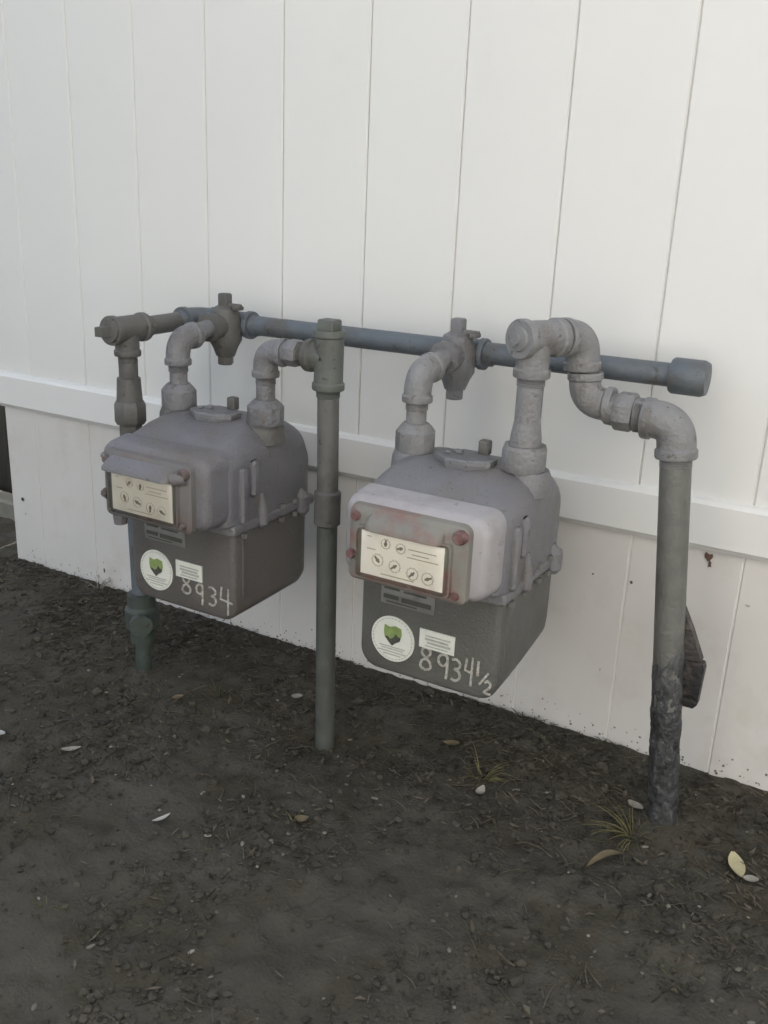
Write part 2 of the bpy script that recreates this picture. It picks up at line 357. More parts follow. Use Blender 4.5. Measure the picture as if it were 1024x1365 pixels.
# gate leaf to the left of the fence end, its lower edge well above the ground
gate = thing('fence_gate', 'white raised board gate at the left end of the fence, dark gap beneath it', 'gate', (-4.6, .1, 2.3))
gp = plank_mesh(.98, 0, 8.2, y=.1).build('plank', VINYL, gate, smooth=0, loc=(0, 0, 0))
for k in range(1, 4):
    o = gp.copy(); col.objects.link(o); o.parent = gate; o.location = (k*.98*S, 0, 0)
m = MB(); m.box(3.3, 3.93, -.02, .08, -.02, 8.25, .02); m.build('gate_stile', VINYL, gate)
m = MB(); m.box(0, 3.28, -.02, .08, -.02, .6, .02); m.build('gate_rail', VINYL, gate)
# near-black boards added as a backdrop to darken the gap, and a kerb
db = thing('gap_backdrop', 'near-black backdrop boards added to fill the gap under the gate with dark', 'boards', (-5.2, 1.6, 0))
for k in range(4):
    m = MB(); m.box(k*1.3+.02, k*1.3+1.27, 0, .15, 0, 3.2, .02); m.build('board', DARKWOOD, db)
m = MB(); m.box(0, 4.2, 0, .35, -.2, .28, .04)
tag(m.build('kerb_stone', STONE, smooth=0, loc=(-5.0, 1.05, 0)), 'low pale concrete kerb in the gap at the left end of the fence', 'kerb')

# ------------------------------------------------------------------ HEADER MANIFOLD
hd = thing('gas_manifold', 'long blue-grey gas header pipe running along the fence above both meters', 'gas pipe', (6, -.5, 3.77))
HZ = 3.76; HY = -.5
def L_(v, o): return (v[0]-o[0], v[1]-o[1], v[2]-o[2])
HO = (6, HY, 3.77)
def put(mb, name, mtl, parent, org, smooth=35):
    mb.v = [L_(v, org) for v in mb.v]; return mb.build(name, mtl, parent, smooth=smooth)
put(pipe((3.25, HY, HZ), (8.32, HY, HZ+.02), .098), 'header_pipe', P_HEAD, hd, HO)
m = MB(); m.sweep([((8.27, HY, HZ+.02), .135), ((8.29, HY, HZ+.02), .148), ((8.52, HY, HZ+.02), .148), ((8.56, HY, HZ+.02), .13)], 26); put(m, 'end_cap', P_HEAD, hd, HO)
put(elbow_mb((3.27, HY, HZ), (1, 0, 0), (0, -1, 0), .26, .26, .098), 'header_elbow', P_HEAD, hd, HO)
put(pipe((3.27, -.7, HZ), (3.27, -1.35, HZ-.01), .095), 'nipple', P_DARK, hd, HO)
def valve(x, pm, inlet_m):
    m = MB(); arm(m, (x, HY, HZ), (1, 0, 0), .2, .098); arm(m, (x, HY, HZ), (-1, 0, 0), .2, .098); put(m, 'header_tee', P_HEAD, hd, HO)
    vy = HY-.2
    m = MB()
    m.sweep([((x, vy, HZ+.2), .08), ((x, vy, HZ+.17), .13), ((x, vy, HZ+.03), .165), ((x, vy, HZ-.15), .17), ((x, vy, HZ-.22), .13), ((x, vy, HZ-.3), .1), ((x, vy, HZ-.31), .095)], 12)
    m.sweep([((x, vy, HZ), .13), ((x, vy-.2, HZ), .13), ((x, vy-.21, HZ), .145), ((x, vy-.27, HZ), .145)], 12)
    v = put(m, 'shutoff_valve', pm, hd, HO)
    m = MB(); m.box(x-.055, x+.055, vy-.055, vy+.055, HZ+.18, HZ+.32, .012); h = put(m, 'valve_stem', pm, v, HO)
    m = MB(); m.box(x+.03, x+.2, vy-.03, vy+.03, HZ+.19, HZ+.225, .008); m.box(x+.13, x+.2, vy-.055, vy+.055, HZ+.165, HZ+.205, .008)
    put(m, 'lock_wing', pm, v, HO)
    put(nut((x, vy, HZ-.35), (0, 0, 1), .1, .085, 6), 'bottom_nut', pm, v, HO)
    # inlet branch down to the meter
    put(pipe((x, vy-.2, HZ), (x, -1.2, HZ-.04), .088), 'inlet_nipple', inlet_m, hd, HO)
    put(elbow_mb((x, -1.42, HZ-.06), (0, 1, .03), (0, 0, -1), .25, .25, .09), 'inlet_elbow', inlet_m, hd, HO)
    put(pipe((x, -1.42, HZ-.3), (x, -1.42, 3.1), .086), 'inlet_riser', inlet_m, hd, HO)
    m = MB(); m.sweep([((x, -1.42, 3.03), .16), ((x, -1.42, 3.05), .17), ((x, -1.42, 3.2), .17), ((x, -1.42, 3.24), .14), ((x, -1.42, 3.27), .11)], 10)
    put(m, 'swivel_nut', inlet_m, hd, HO)
valve(3.80, P_DARK, P_MID)
valve(6.42, P_MID, P_LITE)

# ------------------------------------------------------------------ SUPPLY RISER (left)
RO = (3.29, -1.55, 0)
rs = thing('supply_riser', 'dark supply riser with a plugged tee, rising from the soil behind the left meter', 'gas pipe', RO)
X, Y = 3.27, -1.55
m = MB(); arm(m, (X, Y, HZ-.01), (0, 1, 0), .24, .098); arm(m, (X, Y, HZ-.01), (0, -1, 0), .22, .098, th=False); arm(m, (X, Y, HZ-.01), (0, 0, -1), .26, .09)
put(m, 'tee', P_DARK, rs, RO)
m = MB(); m.sweep([((X, Y-.20, HZ-.01), .12), ((X, Y-.25, HZ-.01), .11)], 20); m.sweep([((X, Y-.24, HZ-.01), .07), ((X, Y-.37, HZ-.01), .062)], 4); put(m, 'plug', P_DARK, rs, RO)
put(pipe((X, Y, HZ-.25), (X, Y, 3.1), .093), 'riser_pipe', P_DARK, rs, RO)
m = MB(); m.sweep([((X, Y, 3.28), .1), ((X, Y, 3.27), .115), ((X, Y, 3.0), .13)], 26); m.sweep([((X, Y, 3.04), .14), ((X, Y, 3.0), .165), ((X, Y, 2.85), .165), ((X, Y, 2.81), .14)], 8); m.sweep([((X, Y, 2.83), .12), ((X, Y, 2.65), .12)], 8)
put(m, 'union', P_DARK, rs, RO)
put(pipe((X, Y, 2.8), (3.31, Y, .85), .093), 'riser_pipe', P_HEAD, rs, RO)
m = MB(); c = (3.31, Y)
m.sweep([((*c, .98), .11), ((*c, .97), .15), ((*c, .84), .15), ((*c, .8), .18), ((*c, .6), .18), ((*c, .54), .13), ((*c, .42), .13), ((*c, .41), .1)], 14)
m.sweep([((c[0], c[1], .7), .1), ((c[0]+.12, c[1]-.14, .7), .1), ((c[0]+.125, c[1]-.15, .7), .12), ((c[0]+.17, c[1]-.19, .7), .12)], 12)
m.sweep([((c[0], c[1], .7), .08), ((c[0]-.2, c[1]+.04, .7), .08)], 8)
put(m, 'stop_valve', P_OLIVE, rs, RO)
put(pipe((3.31, Y, .5), (3.30, Y, -.5), .085), 'ground_pipe', P_OLIVE, rs, RO)

# ------------------------------------------------------------------ OUTLET RUNS
# left meter: riser, elbow, union and the tall middle post
OO = (5.58, -1.47, -.1)
ol = thing('outlet_pipe', 'tall straight middle post and union pipe taking gas from the left meter', 'gas pipe', OO, 'outlet pipes of the gas meters')
ex, ey, ez = 4.87, -1.45, 3.71
put(pipe((ex, ey, 3.1), (ex, ey, 3.5), .088), 'outlet_riser', P_MID, ol, OO)
m = MB(); m.sweep([((ex, ey, 3.03), .16), ((ex, ey, 3.05), .17), ((ex, ey, 3.2), .17), ((ex, ey, 3.23), .14), ((ex, ey, 3.26), .11)], 10); put(m, 'swivel_nut', P_MID, ol, OO)
put(elbow_mb((ex, ey, ez), (0, 0, -1), (1, 0, 0), .24, .22, .088), 'elbow', P_MID, ol, OO)
put(pipe((ex+.2, ey, ez), (5.4, ey, ez+.02), .085), 'nipple', P_HEAD, ol, OO)
put(union_mb((5.2, ey, ez+.01), (1, 0, 0), .26, .078), 'union', P_MID, ol, OO)
px = 5.55
m = MB(); arm(m, (px, ey, ez+.01), (-1, 0, 0), .22, .1); arm(m, (px, ey, ez+.01), (0, 0, 1), .24, .1, th=False); arm(m, (px, ey, ez+.01), (0, 0, -1), .28, .1); put(m, 'tee', P_GREEN, ol, OO)
m = MB(); m.box(px-.08, px+.08, ey-.08, ey+.08, ez+.22, ez+.34, .012); put(m, 'plug', P_GREEN, ol, OO)
put(pipe((px, ey, ez-.2), (px+.02, ey, 2.4), .097), 'post_pipe', P_DARK, ol, OO)
m = MB(); m.sweep([((px+.02, ey, 2.52), .1), ((px+.02, ey, 2.5), .122), ((px+.02, ey, 2.2), .122), ((px+.02, ey, 2.18), .1)], 26); put(m, 'coupling', P_DARK, ol, OO)
put(pipe((px+.02, ey, 2.25), (px+.06, ey, -.6), .095), 'post_pipe', P_POST, ol, OO)['label'] = 'dark green lower length of the post'

# right meter: riser, plugged tee, offset elbows, and the wrapped post
OR = (8.85, -1.05, 0)
orr = thing('outlet_pipe', 'stepped grey pipe from the right meter down a post wrapped in black flaking tape', 'gas pipe', OR, 'outlet pipes of the gas meters')
rx, ry, rz = 7.41, -1.42, 4.08
put(pipe((rx, ry, 3.1), (rx, ry, 3.85), .105), 'outlet_riser', P_LITE, orr, OR)
m = MB(); m.sweep([((rx, ry, 3.42), .107), ((rx, ry, 3.3), .125), ((rx, ry, 3.2), .13)], 26); m.sweep([((rx, ry, 3.03), .175), ((rx, ry, 3.05), .185), ((rx, ry, 3.2), .185), ((rx, ry, 3.24), .17)], 10); put(m, 'swivel_nut', P_LITE, orr, OR)
tb = Vector((7.63, -.92, 4.07)); ta = Vector((rx, ry, rz)); d = (tb-ta).normalized()
m = MB(); arm(m, ta, d, .27, .11, 1.25, 1.4); arm(m, ta, -d, .17, .11, 1.25, 1.4, th=False); arm(m, ta, (0, 0, -1), .3, .105, 1.25, 1.4); put(m, 'tee', P_LITE, orr, OR)
m = MB(); m.sweep([(ta-d*.15, .11), (ta-d*.19, .09), (ta-d*.195, .05), (ta-d*.22, .045)], 20); put(m, 'plug', P_LITE, orr, OR)
put(pipe(ta+d*.2, tb-d*.15, .105), 'nipple', P_LITE, orr, OR)
put(elbow_mb(tb, -d, (.07, 0, -1), .25, .27, .108, 1.3, 1.42), 'elbow', P_LITE, orr, OR)
eb = Vector((7.70, -.93, 3.55)); ec = Vector((8.47, -.98, 3.50))
put(pipe(tb+Vector((.02, 0, -.2)), eb+Vector((0, 0, .15)), .1), 'nipple', P_LITE, orr, OR)
put(elbow_mb(eb, (-.07, 0, 1), (1, 0, 0), .24, .24, .1, 1.3, 1.45), 'elbow', P_LITE, orr, OR)
put(pipe(eb+Vector((.2, 0, 0)), ec-Vector((.2, 0, 0)), .098), 'nipple', P_LITE, orr, OR)
put(union_mb(Vector((8.07, -.95, 3.52)), (1, -.03, 0), .34, .1), 'union', P_LITE, orr, OR)
dn = Vector((.36, -.07, -3.45)).normalized()
put(elbow_mb(ec, (-1, 0, 0), dn, .26, .28, .118, 1.28, 1.4), 'elbow', P_LITE, orr, OR)
w0 = ec+dn*1.62
put(pipe(ec+dn*.2, ec+dn*2.4, .122), 'post_pipe', mat('post_paint', (.135, .137, .121), .48, var=.15, scale=22, bump=.35, bscale=160, tint=(.085, .078, .066), tscale=9, tlo=.45, thi=.72, speck=(.28, .27, .25), sscale=55, sthr=.71), orr, OR)
# wrap: lumpy dark tape, built with real relief
m = MB(); rings = []; nseg = 40; nr = 110
dirv = dn; uu = dirv.cross(Vector((0, 1, 0))).normalized(); vv_ = dirv.cross(uu).normalized()
for i in range(nr):
    t = 1.92+(4.1-1.92)*i/(nr-1); c = ec+dirv*t; rg = []
    for j in range(nseg):
        a = 2*math.pi*j/nseg; edge = 0
        tt = t
        if i < 4: tt = t-(.10*math.cos(a+.5)+.03*math.sin(3*a)+.02*math.sin(7*a))*(4-i)/4
        q = .125+.003*math.sin(a*1+t*20)+(.010*noise.noise(Vector((math.cos(a)*3, math.sin(a)*3, t*9)))+.009*noise.noise(Vector((math.cos(a)*6, math.sin(a)*6, t*24))))*min(1, (t-1.85)*1.4)
        if i == 0: q = .1225
        rg.append(ec+dirv*tt+uu*math.cos(a)*q+vv_*math.sin(a)*q)
    rings.append(rg)
m.rings(rings); put(m, 'tape_wrap', WRAP, orr, OR, smooth=60)
# loosened dark cover plate standing off the back of the post (sloped top, boxy lower half)
m = MB()
fx = 8.68; fy = -.93
def sec(z, x1, y1, x0=fx): return [(x0, fy-.05, z), (x1, y1-.05, z), (x1, y1+.05, z), (x0, fy+.08, z)]
m.rings([sec(1.98, fx+.05, fy), sec(1.80, fx+.14, fy+.01), sec(1.55, fx+.245, fy+.03)])
put(m, 'loose_flap', WRAP2, orr, OR, smooth=20)
m = MB()
m.rings([sec(1.55, fx+.27, fy-.02), sec(1.51, fx+.285, fy-.02), sec(1.3, fx+.275, fy-.01), sec(1.17, fx+.27, fy), sec(1.13, fx+.24, fy)])
put(m, 'flap_pouch', mat('pouch_black', (.018, .017, .017), .5, var=.5, scale=60, bump=1.0, bscale=60, tint=(.075, .06, .055), tscale=45, tlo=.5, thi=.7), orr, OR, smooth=20)

# ------------------------------------------------------------------ METERS
def stroke(m, pts, wd, y, zo=.0):
    """flat ribbon along a polyline of (x, z)"""
    for (x0, z0), (x1, z1) in zip(pts[:-1], pts[1:]):
        dx, dz = x1-x0, z1-z0; l = math.hypot(dx, dz) or 1; nx_, nz_ = -dz/l*wd/2, dx/l*wd/2
        ex_, ez_ = dx/l*wd*.3, dz/l*wd*.3
        m.add([(x0+nx_-ex_, y, z0+nz_-ez_), (x0-nx_-ex_, y, z0-nz_-ez_), (x1-nx_+ex_, y, z1-nz_+ez_), (x1+nx_+ex_, y, z1+nz_+ez_),
               (x0+nx_-ex_, y+.006, z0+nz_-ez_), (x0-nx_-ex_, y+.006, z0-nz_-ez_), (x1-nx_+ex_, y+.006, z1-nz_+ez_), (x1+nx_+ex_, y+.006, z1+nz_+ez_)],
              [(0,1,2,3), (7,6,5,4), (0,4,5,1), (1,5,6,2), (2,6,7,3), (3,7,4,0)])
def ribbon(m, pts, wd, y, th=.006, closed=False):
    """one continuous mitred strip; it rises very slightly along its length so that a crossing never shares a plane"""
    n = len(pts); F = []
    for i in range(n):
        a = pts[i-1] if i else (pts[-2] if closed else pts[0]); b = pts[i+1] if i < n-1 else (pts[1] if closed else pts[-1])
        dx, dz = b[0]-a[0], b[1]-a[1]; l = math.hypot(dx, dz) or 1; F.append((-dz/l*wd/2, dx/l*wd/2))
    k = len(m.v)
    for i, ((x, z), (ax, az)) in enumerate(zip(pts, F)):
        yo = y-.004*i/n; q = 1+.18*math.sin(i*2.3+x*40)
        m.v += [(x+ax*q, yo, z+az*q), (x-ax*q, yo, z-az*q), (x-ax*q, y+th, z-az*q), (x+ax*q, y+th, z+az*q)]
    for i in range(n-1):
        a = k+i*4
        for j in range(4): m.f.append((a+j, a+(j+1) % 4, a+4+(j+1) % 4, a+4+j))
    m.f.append((k, k+1, k+2, k+3)); e = k+(n-1)*4; m.f.append((e+3, e+2, e+1, e))
def disc(m, x, z, r, y, th=.01, n=28, rz=None):
    rz = rz or r
    ring = lambda yy, q: [(x+q*r*math.cos(2*math.pi*i/n), yy, z+q*rz*math.sin(2*math.pi*i/n)) for i in range(n)]
    m.rings([ring(y+th, 1), ring(y, 1)])
GL = {
 '8': [[(.5,.52),(.2,.7),(.25,.92),(.5,1),(.78,.9),(.75,.7),(.5,.52),(.2,.35),(.15,.1),(.5,0),(.85,.12),(.8,.36),(.5,.52)]],
 '9': [[(.8,.75),(.6,.52),(.25,.55),(.15,.8),(.4,1),(.72,.98),(.8,.75),(.78,.3),(.74,-.05)]],
 '3': [[(.15,.95),(.5,1.0),(.82,.82),(.7,.6),(.4,.53),(.75,.45),(.85,.2),(.55,0),(.15,.05)]],
 '4': [[(.22,1),(.15,.48),(.95,.40)], [(.66,.98),(.64,-.12)]],
 '4n': [[(.30,.95),(.22,.50),(.6,.46)], [(.66,1.05),(.64,-.05)]],
 '1': [[(.5,1),(.47,0)]], '/': [[(.9,1.0),(.1,0)]],
 '2': [[(.15,.8),(.4,1),(.75,.85),(.7,.55),(.15,.05),(.85,0)]],
}
def smooth_line(p, on):
    if not on or len(p) < 3: return p
    out = []
    for i in range(len(p)-1):
        p0, p1, p2, p3 = p[max(0, i-1)], p[i], p[i+1], p[min(len(p)-1, i+2)]
        for k in range(4):
            t = k/4
            out.append(tuple(.5*(2*b+(c-a)*t+(2*a-5*b+4*c-d)*t*t+(3*b-a-3*c+d)*t**3) for a, b, c, d in zip(p0, p1, p2, p3)))
    return out+[p[-1]]
def meter(cx, label, right):
    O = (cx, -1.4, 0)
    up_m, lo_m_ = (C_UPR, C_LOWR) if right else (C_UP, C_LOW)
    t = thing('gas_meter', label, 'gas meter', (cx, -1.4, 1.2), 'gas meters on the fence')
    def P(mb, name, mtl, par=t, smooth=35):
        mb.v = [(v[0], v[1], v[2]-1.2) for v in mb.v]; return mb.build(name, mtl, par, smooth=smooth)
    rise = .17 if right else .02
    # lower case
    m = MB(); secs = []
    for (y, ins) in ((-.615, .04), (-.60, .015), (-.57, 0), (-.3, 0), (0, 0), (.3, 0), (.46, .0), (.54, .02), (.59, .06), (.62, .12)):
        f = (y+.6)/1.2
        secs.append((y, 0, .64-ins, 1.22+ins+max(0, f)**1.5*rise, 2.14, .17, .01))
    m.loft_y(secs, 7); lc = P(m, 'lower_case', lo_m_)
    # side rebate strip on the lower case
    for sx in (-1, 1):
        m = MB(); m.box(min(sx*.61, sx*.648), max(sx*.61, sx*.648), -.5, -.42, 1.45, 2.12, .008); P(m, 'side_rib', lo_m_, lc)
    # seam flange
    m = MB(); m.loft_y([(-.655, 0, .655, 2.11, 2.19, .03, .03), (-.64, 0, .675, 2.1, 2.2, .03, .03), (.62, 0, .675, 2.1, 2.2, .03, .03), (.64, 0, .65, 2.11, 2.19, .03, .03)], 3)
    P(m, 'seam_flange', up_m)

    for sx in (-1, 1):
        for yb in (-.5, .08, .3):
            m = MB(); m.sweep([((sx*.665, yb, 2.055), .028), ((sx*.665, yb, 2.1), .03)], 6); m.sweep([((sx*.665, yb, 2.19), .036), ((sx*.665, yb, 2.235), .034)], 6)
            P(m, 'flange_bolt', STEEL)
    # upper case: lofted front to back, shoulders rounded, top falling to the front
    m = MB(); top = [(-.72, 2.80, .10, .06), (-.70, 2.84, .14, .02), (-.64, 2.88, .18, 0), (-.4, 2.97, .22, 0), (-.15, 3.025, .24, 0), (.15, 3.03, .25, 0), (.35, 3.0, .26, 0), (.50, 2.92, .26, .005), (.58, 2.80, .24, .03), (.63, 2.62, .2, .08)]
    m.loft_y([(y, 0, .655-i, 2.13+(.06 if y < -.6 else 0), z, .03, r) for y, z, r, i in top], 7)
    uc = P(m, 'upper_case', up_m, smooth=50)
    # ribs and bosses on the two sides
    for sx in (-1, 1):
        a, b = .63, .70
        m = MB(); m.box(min(sx*a, sx*b), max(sx*a, sx*b), -.56, -.47, 2.2, 2.72, .02); P(m, 'casting_rib', up_m, uc)
        m = MB(); m.box(min(sx*a, sx*b), max(sx*a, sx*b), -.40, -.30, 2.42, 2.76, .025); P(m, 'casting_rib', up_m, uc)
        m = MB(); m.sweep([((sx*.66, -.22, 2.08), .03), ((sx*.66, -.22, 2.12), .06), ((sx*.665, -.22, 2.26), .055), ((sx*.65, -.22, 2.42), .025)], 14); P(m, 'screw_boss', up_m, uc)
        m = MB(); m.sweep([((sx*.66, .42, 2.04), .05), ((sx*.66, .42, 2.08), .08), ((sx*.66, .42, 2.22), .08), ((sx*.64, .42, 2.3), .03)], 14); P(m, 'screw_boss', up_m, uc)
    # pipe necks
    for sx in (-.52, .52):
        m = MB(); m.sweep([((sx, 0, 2.85), .20), ((sx, 0, 2.98), .19), ((sx, 0, 3.04), .165)], 20); P(m, 'pipe_neck', P_DARK if not right else up_m, uc)
    # access plate with square-headed bolt
    m = MB(); n = 8; ring = lambda z, q: [(.0+q*(.27*math.cos(2*math.pi*(i+.5)/n)), -.08+q*(.2*math.sin(2*math.pi*(i+.5)/n)), z) for i in range(n)]
    m.rings([ring(3.0, .92), ring(3.045, 1), ring(3.075, 1), ring(3.085, .93)]); pl = P(m, 'top_plate', P_MID, t, 20)
    m = MB(); m.box(.06, .15, .01, .1, 3.08, 3.20, .01); P(m, 'plate_bolt', P_DARK, pl)
    m = MB(); m.box(-.1, -.03, -.1, -.05, 3.085, 3.12, .008); m.box(-.17, -.12, -.14, -.1, 3.085, 3.11, .008); P(m, 'plate_lug', P_MID, pl)
    # front cover
    m = MB(); m.loft_y([(-.68, 0, .64, 2.2, 2.89, .12, .12), (-.88, 0, .625, 2.20, 2.87, .12, .13), (-.93, 0, .61, 2.215, 2.855, .11, .13), (-.955, 0, .57, 2.25, 2.81, .1, .11)], 6)
    P(m, 'front_cover', PLASTIC if right else C_UP, t, 50)
    # index box
    fm = FRAME_R if right else FRAME_L
    m = MB(); m.loft_y([(-.95, -.02, .52, 2.19, 2.82, .05, .07), (-1.005, -.02, .51, 2.195, 2.81, .05, .07), (-1.03, -.02, .47, 2.22, 2.77, .04, .06)], 4)
    ib = P(m, 'index_frame', fm)
    m = MB()   # hood over the window
    h0, h1 = (-.47, .33) if not right else (-.36, .30)
    hp = 1.15 if not right else 1.125
    def hs(x, e=0): return [(x, -1.0, 2.655), (x, -hp+e, 2.655), (x, -hp+e, 2.675), (x, -1.09+e, 2.74-e*.4), (x, -1.0, 2.79-e*.6)]
    m.rings([hs(h0, .05), hs(h0+.04, .01), hs(h0+.09), hs(h1-.09), hs(h1-.04, .01), hs(h1, .05)]); P(m, 'index_hood', C_UP if not right else FRAME_R, ib, 50)
    # tray holding the card
    m = MB(); m.loft_y([(-1.0, -.03, .415, 2.235, 2.675, .03, .03), (-1.06, -.03, .405, 2.245, 2.665, .03, .03)], 3); P(m, 'index_tray', fm, ib)
    m = MB(); m.box(-.385, .325, -1.068, -1.060, 2.285, 2.64)
    cd_ = P(m, 'dial_card', DIAL if right else DIAL_L, ib, 0)
    yy = -1.071
    dm = MB(); pm = MB()
    dials = [(-.17, 2.565), (-.04, 2.555), (-.235, 2.42), (-.085, 2.40), (.07, 2.375), (.20, 2.365)]
    rr = random.Random(3 if right else 5)
    for (dx, dz) in dials:
        R_ = .047 if dz < 2.5 else .038
        pts = [(dx+R_*math.cos(a*math.pi/8), dz+R_*math.sin(a*math.pi/8)) for a in range(17)]
        ribbon(dm, pts, .006, yy, closed=True)
        a = rr.uniform(0, 6.28); stroke(pm, [(dx-.4*R_*math.cos(a), dz-.4*R_*math.sin(a)), (dx+R_*.7*math.cos(a), dz+R_*.7*math.sin(a))], .015, yy-.003)
        disc(pm, dx, dz, .014, yy-.004, n=10)
        for a in range(10):
            b = a*math.pi/5; stroke(dm, [(dx+R_*1.04*math.cos(b), dz+R_*.95*math.sin(b)), (dx+R_*1.14*math.cos(b), dz+R_*1.14*math.sin(b))], .006, yy+.001)
    P(dm, 'dial_ring', mat('dial_ring_ink', (.60, .56, .48), .6), ib, 0); P(pm, 'dial_pointer', INK, ib, 0)
    tm = MB()
    for (x0, x1, z) in ((.03, .26, 2.565), (.06, .2, 2.53), (.02, .28, 2.50), (-.33, -.3, 2.6), (-.2, .08, 2.315), (-.33, -.26, 2.5)): stroke(tm, [(x0, z), (x1, z)], .007, yy)
    P(tm, 'dial_print', mat('dial_print_ink', (.45, .40, .30), .6), ib, 0)['kind'] = 'stuff'
    m = MB(); m.loft_y([(-1.05, -.03, .39, 2.26, 2.655, .03, .03), (-1.10, -.03, .385, 2.265, 2.65, .03, .03), (-1.115, -.03, .37, 2.28, 2.635, .025, .025)], 4)
    P(m, 'index_window', GLASS, ib)
    # corner screws under caps
    for (sx, z, r_) in ((-.46, 2.73, .042), (.43, 2.735, .058), (-.49, 2.41, .042), (.42, 2.27, .032)):
        m = MB(); m.sweep([((sx, -.97, z), r_), ((sx, -1.055, z), r_*.95), ((sx, -1.075, z), r_*.7)], 12); P(m, 'screw_cap', RED if right else BRN, ib)
    if not right:   # long hinge nub on the right of the hood and ears on the left
        m = MB(); m.sweep([((.33, -1.06, 2.68), .06), ((.45, -1.02, 2.71), .06)], 12); P(m, 'hinge_lug', C_UP, ib)
        m = MB(); m.sweep([((-.47, -1.0, 2.71), .04), ((-.56, -.98, 2.74), .035)], 8); P(m, 'hinge_lug', C_UP, ib)
        m = MB(); m.sweep([((-.5, -.98, 2.36), .05), ((-.58, -.97, 2.38), .05)], 8); P(m, 'side_lug', C_UP, ib)
        m = MB(); m.sweep([((-.42, -.95, 2.2), .07), ((-.42, -.95, 2.1), .06)], 10); P(m, 'seal_screw', C_UP, ib)
    # name plate
    m = MB(); m.box(-.44, .06, -.628, -.612, 1.86, 2.05, .004); npl = P(m, 'name_plate', PLATE)
    m = MB()
    for (x0, x1, z, w_) in ((-.40, -.27, 2.005, .02), (-.22, -.02, 2.0, .016), (-.40, -.28, 1.93, .035), (-.23, .02, 1.925, .04), (-.38, -.1, 1.885, .01)): stroke(m, [(x0, z), (x1, z)], w_, -.633)
    P(m, 'plate_print', STICKD, npl, 0)
    # round sticker: green emblem over lines of small print
    dx, dz = (-.31, 1.55)
    m = MB(); disc(m, dx, dz, .205, -.624, .012, 36); st = P(m, 'round_sticker', STICK, t, 20)
    m = MB()
    for j in range(36):
        a = 2*math.pi*j/36; b = a+.09
        stroke(m, [(dx+.185*math.cos(a), dz+.185*math.sin(a)), (dx+.185*math.cos(b), dz+.185*math.sin(b))], .006, -.627)
    for (w_, z) in ((.12, -.075), (.10, -.095), (.13, -.12), (.08, -.145)): stroke(m, [(dx-w_, dz+z), (dx+w_, dz+z)], .01, -.627)
    P(m, 'sticker_print', STICKT, st, 0)
    m = MB(); pts = [(-.08, .12), (-.03, .105), (.02, .125), (.08, .11), (.085, .05), (.07, .0), (.03, -.02), (.0, -.045), (-.03, -.015), (-.075, .01), (-.085, .06)]
    m.v = [(dx+a_, yv, dz+b_) for yv in (-.6245, -.628) for a_, b_ in pts]; nn = len(pts)
    m.f = [tuple(range(nn, 2*nn))]+[(i, (i+1) % nn, nn+(i+1) % nn, nn+i) for i in range(nn)]
    P(m, 'sticker_emblem', STICKG, st, 0)
    m = MB(); pts = [(-.075, .012), (-.045, .018), (-.02, -.002), (.012, .022), (.03, .055), (.05, .03), (.078, .03), (.07, -.005), (.03, -.03), (.0, -.06), (-.035, -.03)]
    m.v = [(dx+a_, yv, dz+b_) for yv in (-.628, -.631) for a_, b_ in pts]; nn = len(pts)
    m.f = [tuple(range(nn, 2*nn))]+[(i, (i+1) % nn, nn+(i+1) % nn, nn+i) for i in range(nn)]
    P(m, 'emblem_base', STICKD, st, 0)
    # rectangular sticker
    m = MB(); m.box(-.06, .26, -.625, -.612, 1.555, 1.72); rs_ = P(m, 'label_sticker', STICK, t, 0)
    m = MB()
    for (x0, x1, z, w_) in ((.0, .22, 1.67, .012), (.0, .2, 1.64, .02), (.02, .22, 1.61, .02), (.0, .2, 1.58, .01)): stroke(m, [(x0, z), (x1, z)], w_, -.629)
    P(m, 'label_print', STICKT, rs_, 0)
    # hand-lettered address
    m = MB()
    if right:
        put_ = [('8', -.055, 1.36, .13, .20), ('9', .105, 1.34, .13, .20), ('3', .23, 1.34, .11, .19), ('4n', .335, 1.345, .14, .23), ('1', .455, 1.44, .05, .13), ('/', .49, 1.37, .09, .12), ('2', .535, 1.31, .08, .11)]
    else:
        put_ = [('8', .0, 1.40, .13, .19), ('9', .17, 1.34, .12, .19), ('3', .32, 1.355, .12, .18), ('4', .45, 1.33, .18, .24)]
    for ch, x, z, w_, h_ in put_:
        for pl_ in GL[ch]: ribbon(m, smooth_line([(x+w_*a, z+h_*b) for a, b in pl_], ch in '8932'), .020, -.622-(.0015 if pl_ is GL[ch][-1] else 0))
    P(m, 'painted_number', MARKER, t, 0)
    t.location = Vector((cx, -1.4, 1.2))*S
    return t
meter(4.30, 'dark grey gas meter with 8934 painted on its front, left of the middle post', False)
meter(6.93, 'gas meter with pale front cover, red corner caps and 8934 1/2 painted on it', True)

